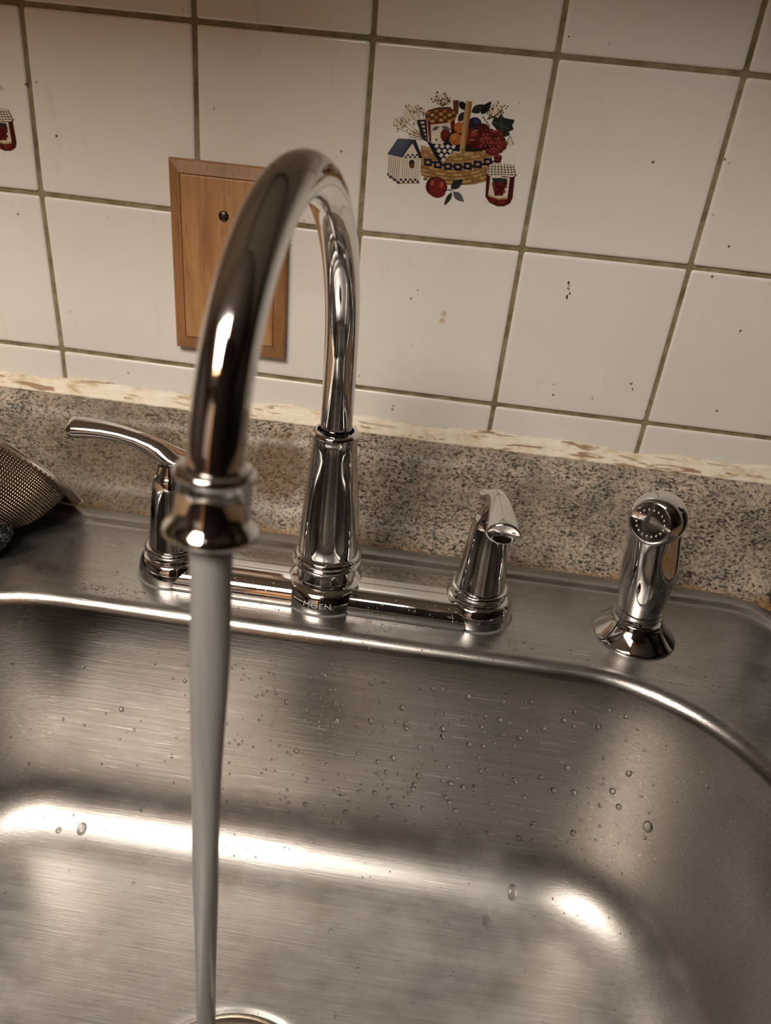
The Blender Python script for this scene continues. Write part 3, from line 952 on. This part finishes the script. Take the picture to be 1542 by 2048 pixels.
v_, f_, mi_, ml_ = [], [], [], []
for li, (colr, pts) in enumerate(polys):
    m_ = inkm(colr)
    if m_ not in ml_: ml_.append(m_)
    b = len(v_)
    ps = [zmap(*p) for p in pts]
    area = sum(ps[i][0] * ps[(i + 1) % len(ps)][1] - ps[(i + 1) % len(ps)][0] * ps[i][1] for i in range(len(ps)))
    if area < 0: ps.reverse()
    y = -.00006 - li * 1.0e-6
    v_.extend((x, y, z) for x, z in ps); f_.append(tuple(range(b, b + len(ps)))); mi_.append(ml_.index(m_))
me = bpy.data.meshes.new('printed_decal')
T0 = TILES[(0, 0)].location
me.from_pydata([(x - T0.x, y, z - T0.z) for x, y, z in v_], [], f_)
for m_ in ml_: me.materials.append(m_)
me.polygons.foreach_set('material_index', mi_)
me.update()
for key, dx in (((0, 0), 0), ((-3, 0), -.001)):
    d_ = bpy.data.objects.new('printed_decal', me); COL.objects.link(d_)
    d_.parent = TILES[key]; d_.location = (dx, 0, 0)
    d_['label'] = 'printed fruit basket, birdhouse and jam jar picture'

# dried food splashes on the tiles
SPLASH = plain('dried_splash', (.085, .055, .035), .6)
for x, z, r, st3 in [(0.1445, 0.1901, 0.0011, 1.6), (0.1448, 0.1872, 0.0008, 1.4), (0.146, 0.1846, 0.0009, 1.2), (0.1446, 0.1818, 0.001, 1.3), (0.2017, 0.1275, 0.0009, 1.5), (0.2039, 0.1229, 0.0007, 1.2), (0.1774, 0.1126, 0.0006, 2), (0.1152, 0.3294, 0.0006, 1), (-0.222, 0.275, 0.0009, 1.6), (-0.1242, 0.1217, 0.0016, 1.6), (-0.1275, 0.1152, 0.0012, 1)]:
    key = min(((i, j) for i in range(-6, 7) for j in range(-2, 3) if NODES[(i, j)][0] <= x <= NODES[(i + 1, j)][0] and NODES[(i, j)][1] <= z <= NODES[(i, j + 1)][1]), default=None)
    if key is None: continue
    t_ = TILES[key]
    mb = MB()
    for q_ in range(3):
        ox, oz, rr = random.uniform(-r, r) * .7, random.uniform(-r, r) * st3 * .8, r * random.uniform(.35, .75)
        rg = [[(x + ox + rr * f * (1 + .25 * math.sin(3 * k + q_)) * math.cos(2 * PI * k / 10), yy_, z + oz + rr * f * st3 * math.sin(2 * PI * k / 10)) for k in range(10)] for f, yy_ in ((1, .0001), (.9, -.00025), (.4, -.0004))]
        mb.loft(rg, cap1=True)
    o = mb.build('dried_splash', SPLASH, t_, off=t_.location)

# ------------------------------------------------------------------ mesh strainer at the left
T = Vector((-.1700, -.088, .0215))
e1 = Vector((-.87, .02, .475)).normalized()
vw = Vector((.42, -.77, .48)).normalized()
n0 = e1.cross(vw).normalized()
nn_ = (n0 - vw * .10).normalized()
e2 = nn_.cross(e1).normalized()
SR = .060
KR = .060 / .078
sc_ = T + e1 * SR


def m_weave():
    m, nt, b = mat('woven_steel_mesh')
    b.inputs['Metallic'].default_value = 1
    uv = N(nt, 'ShaderNodeUVMap')
    sep = N(nt, 'ShaderNodeSeparateXYZ'); L(nt, uv.outputs[0], sep.inputs[0])
    a = math_(nt, 'ABSOLUTE', math_(nt, 'SINE', math_(nt, 'MULTIPLY', sep.outputs[0], PI * 150)))
    c = math_(nt, 'ABSOLUTE', math_(nt, 'SINE', math_(nt, 'MULTIPLY', sep.outputs[1], PI * 44)))
    h = math_(nt, 'MULTIPLY', a, c)
    L(nt, mix(nt, ramp(nt, h, [(.25, 0.0), (.55, 1.0)]), (.06, .042, .03), (.58, .47, .37)), b.inputs['Base Color'])
    b.inputs['Roughness'].default_value = .30
    bump(nt, b, h, .9, .0012)
    return m


st_ = empty('mesh_strainer', T)
tag(st_, 'fine mesh metal strainer tipped on the deck at the far left', 'strainer')
# body profile (radius, depth below rim plane)
bprof = [(r_ * KR, d_ * KR) for r_, d_ in [(.0600, .0005), (.0597, .0030), (.0580, .0095), (.0545, .0185), (.0490, .0270), (.0410, .0340), (.0310, .0392), (.0190, .0422), (.0060, .0432), (.0004, .0433)]]
def lowest(k): return min((sc_ + e1 * (r * math.cos(a_ * .13)) + e2 * (r * math.sin(a_ * .13)) - nn_ * (d_ * k)).z for r, d_ in bprof for a_ in range(49))
ks = 1.0
while lowest(ks) > .0012 and ks < 3: ks += .01
while lowest(ks) < .0008 and ks > .4: ks -= .01
bprof = [(r, d_ * ks) for r, d_ in bprof]
nA = 96
verts, faces, uvs = [], [], []
for i, (r, dpt) in enumerate(bprof):
    for k in range(nA):
        a = 2 * PI * k / nA
        verts.append(sc_ + e1 * (r * math.cos(a)) + e2 * (r * math.sin(a)) - nn_ * dpt - T)
for i in range(len(bprof) - 1):
    for k in range(nA):
        faces.append((i * nA + k, i * nA + (k + 1) % nA, (i + 1) * nA + (k + 1) % nA, (i + 1) * nA + k))
me = mesh('strainer_bowl', verts, faces)
uvl = me.uv_layers.new(name='UVMap')
for p in me.polygons:
    for li_, vi in zip(p.loop_indices, p.vertices):
        i, k = divmod(vi, nA)
        if k == 0 and any(x % nA == nA - 1 for x in p.vertices): k = nA
        uvl.data[li_].uv = (k / nA, i / (len(bprof) - 1))
WEAVE = m_weave()
o = link('strainer_bowl', me, st_, WEAVE)
sm = o.modifiers.new('thickness', 'SOLIDIFY'); sm.thickness = .0008
# flared rim with pleats: mesh folded flat, rolled edge wire
verts, faces = [], []
for i, (r, dpt, amp) in enumerate(((.0600, .0005, 0), (.0630, .0034, .0007), (.0690, .0042, .0011), (.0745, .0022, .0009), (.0775, .0, 0))):
    r, dpt, amp = r * KR, dpt * KR, amp * KR
    for k in range(nA * 2):
        a = 2 * PI * k / (nA * 2)
        dd = dpt + amp * (1 if k % 2 else -1)
        verts.append(sc_ + e1 * (r * math.cos(a)) + e2 * (r * math.sin(a)) - nn_ * dd - T)
for i in range(4):
    for k in range(nA * 2):
        faces.append((i * nA * 2 + k, i * nA * 2 + (k + 1) % (nA * 2), (i + 1) * nA * 2 + (k + 1) % (nA * 2), (i + 1) * nA * 2 + k))
o = link('pleated_rim', mesh('pleated_rim', verts, faces), st_, flecked('bronzed_steel', (.42, .34, .27), (.30, .23, .17), 80, .33, 1.0))
sm = o.modifiers.new('thickness', 'SOLIDIFY'); sm.thickness = .0008
mb = MB().lathe([(.0600 - .0007 + .0011 * math.cos(PI * k / 4), .0011 * math.sin(PI * k / 4)) for k in range(9)], (0, 0, 0), nA)
Mx = Matrix((e1, e2, nn_)).transposed().to_4x4()
o = mb.build('rim_wire', CHROME, None)
for v in o.data.vertices: v.co = (Mx @ v.co) + sc_ - T
o.parent = st_

# ------------------------------------------------------------------ wire scouring pad
pad = empty('scouring_pad', (-.2290, -.1335, 0))
tag(pad, 'dark wiry scouring pad lying on the deck by the strainer', 'scouring pad')
mb = MB().lathe([(.0004, .0005), (.017, .001), (.0250, .006), (.0262, .0125), (.022, .019), (.014, .0235), (.0004, .0250)], (0, 0, 0), 32)
mb.v = [p * (1 + .09 * math.sin(p.x * 700 + p.z * 500) * math.sin(p.y * 640)) for p in mb.v]
o = mb.build('pad_core', flecked('dark_steel_wool', (.035, .032, .03), (.012, .011, .012), 500, .7), pad)
mb = MB()
for _ in range(800):
    u = random.uniform(-1, 1); a = random.uniform(0, 2 * PI)
    cxx = math.sqrt(1 - u * u)
    p = Vector((.0268 * cxx * math.cos(a), .0268 * cxx * math.sin(a), .0128 + .0130 * u))
    if p.z < .001: p.z = .001
    nrm_ = Vector((cxx * math.cos(a), cxx * math.sin(a), u))
    t1 = nrm_.orthogonal().normalized(); t2 = nrm_.cross(t1)
    R_ = random.uniform(.0008, .0022); ph = random.uniform(0, 6.28); sp_ = random.uniform(.6, 1.6)
    mb.tube([p + t1 * (R_ * math.cos(ph + q_ * sp_)) + t2 * (R_ * math.sin(ph + q_ * sp_)) + nrm_ * (.0016 * math.sin(q_ * 1.3)) for q_ in range(6)], .00020, 4, caps=False)
o = mb.build('wire_curls', flecked('grey_wire', (.30, .29, .27), (.05, .05, .05), 400, .4, .8), pad, fix=False)
o['kind'] = 'stuff'

# ------------------------------------------------------------------ dark bottle at the far right
bt = empty('bottle', (.3452, -.0640, -.0014))
tag(bt, 'dark bottle standing on the counter at the far right by the sink corner', 'bottle')
mb = MB().lathe([(0, .0006), (.0215, .0), (.0240, .0012), (.0252, .004), (.0254, .008), (.0254, .105), (.0245, .115), (.0180, .128), (.0110, .135), (.0105, .142), (0, .142)], n=48)
mb.build('bottle_body', plain('dark_amber_plastic', (.012, .009, .007), .12), bt)
mb = MB().lathe([(0, .142), (.0125, .142), (.0125, .158), (.0115, .160), (0, .160)], n=32)
mb.build('cap', BLACK, bt)

# ------------------------------------------------------------------ water drops
def dome(mb, p, n, r, h, stretch=None, seg=10):
    n = n.normalized()
    t1 = Vector((1, 0, 0)); t1 = (t1 - n * t1.dot(n)).normalized(); t2 = n.cross(t1)
    rings = []
    for i in range(5):
        a = PI / 2 * i / 4
        rr = max(r * math.cos(a), r * .02)
        rings.append([p + n * (h * math.sin(a) - .00003) + t1 * (rr * math.cos(2 * PI * k / seg)) + t2 * (rr * math.sin(2 * PI * k / seg) * (stretch or 1)) for k in range(seg)])
    mb.loft(rings, cap0=True, cap1=True)


def on_sink(o_, d_):
    h = bvh.ray_cast(Vector(o_), Vector(d_), 1.0)
    if h[0] is None: return None
    nr = h[1]
    if nr.dot(Vector(d_)) > 0: nr = -nr
    return h[0], nr


def single_drop(origin, direc, r, stretch, label, group):
    h = on_sink(origin, direc)
    if not h: return
    mb = MB(); dome(mb, Vector((0, 0, 0)), h[1], r, r * .40, stretch, 18)
    o = mb.build('water_drop', DROP)
    o.location = h[0]
    tag(o, label, 'water drop', group)


NAMED = [((0.1611, -0.1995), .0036, 1.5, 'long teardrop of water on the sink floor, upper of a close pair'),
         ((0.1449, -0.2175), .0034, 1.6, 'slanting teardrop of water on the sink floor, lower of a close pair'),
         ((0.2318, -0.1966), .0032, 1.4, 'oval water drop beside the bright curved corner at the right of the sink floor'),
         ((-0.1380, -0.2018), .0034, 1.3, 'fat water drop on the far left of the sink floor, larger of two neighbours'),
         ((-0.1535, -0.2046), .0022, 1.0, 'small round water drop on the far left of the sink floor beside a larger one')]
for (x, y), r, st2, lab in NAMED:
    single_drop((x, y, -.02), (0, 0, -1), r, st2, lab, 'drops on the sink floor')
mb = MB()
rw = random.Random(11)
for _ in range(620):
    x = rw.gauss(.08, .09); z = -.02 - .135 * rw.random()
    h = on_sink((x, -.36, z), (0, 1, 0))
    if h and -.2 < x < .24: dome(mb, h[0], h[1], rw.uniform(.0004, .0011), rw.uniform(.0003, .0006), rw.uniform(.9, 1.6), 8)
for _ in range(380):
    x = rw.uniform(-.21, -.10); y = rw.uniform(-.163, -.095) if rw.random() < .4 else rw.gauss(-.156, .004)
    h = on_sink((x, y, .05), (0, 0, -1))
    if h: dome(mb, h[0], h[1], rw.uniform(.00025, .0007), .00035, 1, 7)
for _ in range(150):
    x = rw.uniform(-.08, .28); y = rw.uniform(-.172, -.146)
    h = on_sink((x, y, .05), (0, 0, -1))
    if h: dome(mb, h[0], h[1], rw.uniform(.0003, .0009), .0004, 1, 8)
for _ in range(260):
    x = rw.uniform(-.2, .24); y = rw.uniform(-.30, -.19)
    h = on_sink((x, y, -.02), (0, 0, -1))
    if h: dome(mb, h[0], h[1], rw.uniform(.0003, .0008), .0003, rw.uniform(.8, 1.3), 8)
for x, y, r in ((.180, -.175, .0019), (.161, -.180, .0020), (.083, -.170, .0015), (.205, -.176, .0015), (.125, -.174, .0016), (.044, -.240, .0013), (.065, -.260, .0012), (.056, -.289, .0013), (-.101, -.189, .0016), (-.09, -.23, .0012)):
    h = on_sink((x, y, -.02), (0, 0, -1))
    if h: dome(mb, h[0], h[1], r, r * .6, 1.15, 14)
WALLD = [(.098, -.045), (.098, -.058), (.075, -.062), (.052, -.060), (.020, -.030), (.122, -.052), (.150, -.050), (.094, -.075), (.106, -.088), (.112, -.096), (.066, -.100), (.158, -.104), (.205, -.095), (.188, -.092),
         (.232, -.100), (.150, -.092), (.088, -.028), (.132, -.030), (.176, -.030), (.046, -.088), (.030, -.064), (.005, -.094), (.060, -.120), (.176, -.070), (.110, -.118), (.140, -.120), (-.070, -.050), (.215, -.062)]
for _ in range(60): WALLD.append((rw.gauss(.09, .07), -.025 - .12 * rw.random()))
for x, z in WALLD:
    h = on_sink((x, -.36, z), (0, 1, 0))
    r = rw.uniform(.0011, .0021)
    if h: dome(mb, h[0], h[1], r, r * .62, rw.uniform(1.0, 1.35), 14)
dr_ = mb.build('water_droplets', DROP)
tag(dr_, 'fine spray of tiny water droplets over the sink deck and bowl', 'droplets', kind='stuff')
mb = MB()
for _ in range(80):
    x = rw.uniform(HL, HR); k = rw.uniform(.1, 1.1)
    if abs(x - FX) < .028: continue
    p = Vector((x, FY - (.0110 + .0118 * math.cos(k)), .0022 + .0113 * math.sin(k)))
    dome(mb, p, Vector((0, -math.cos(k), math.sin(k))), rw.uniform(.0002, .0007), .0003, 1, 8)
o = fpart(mb, 'water_beads', DROP); o['kind'] = 'stuff'
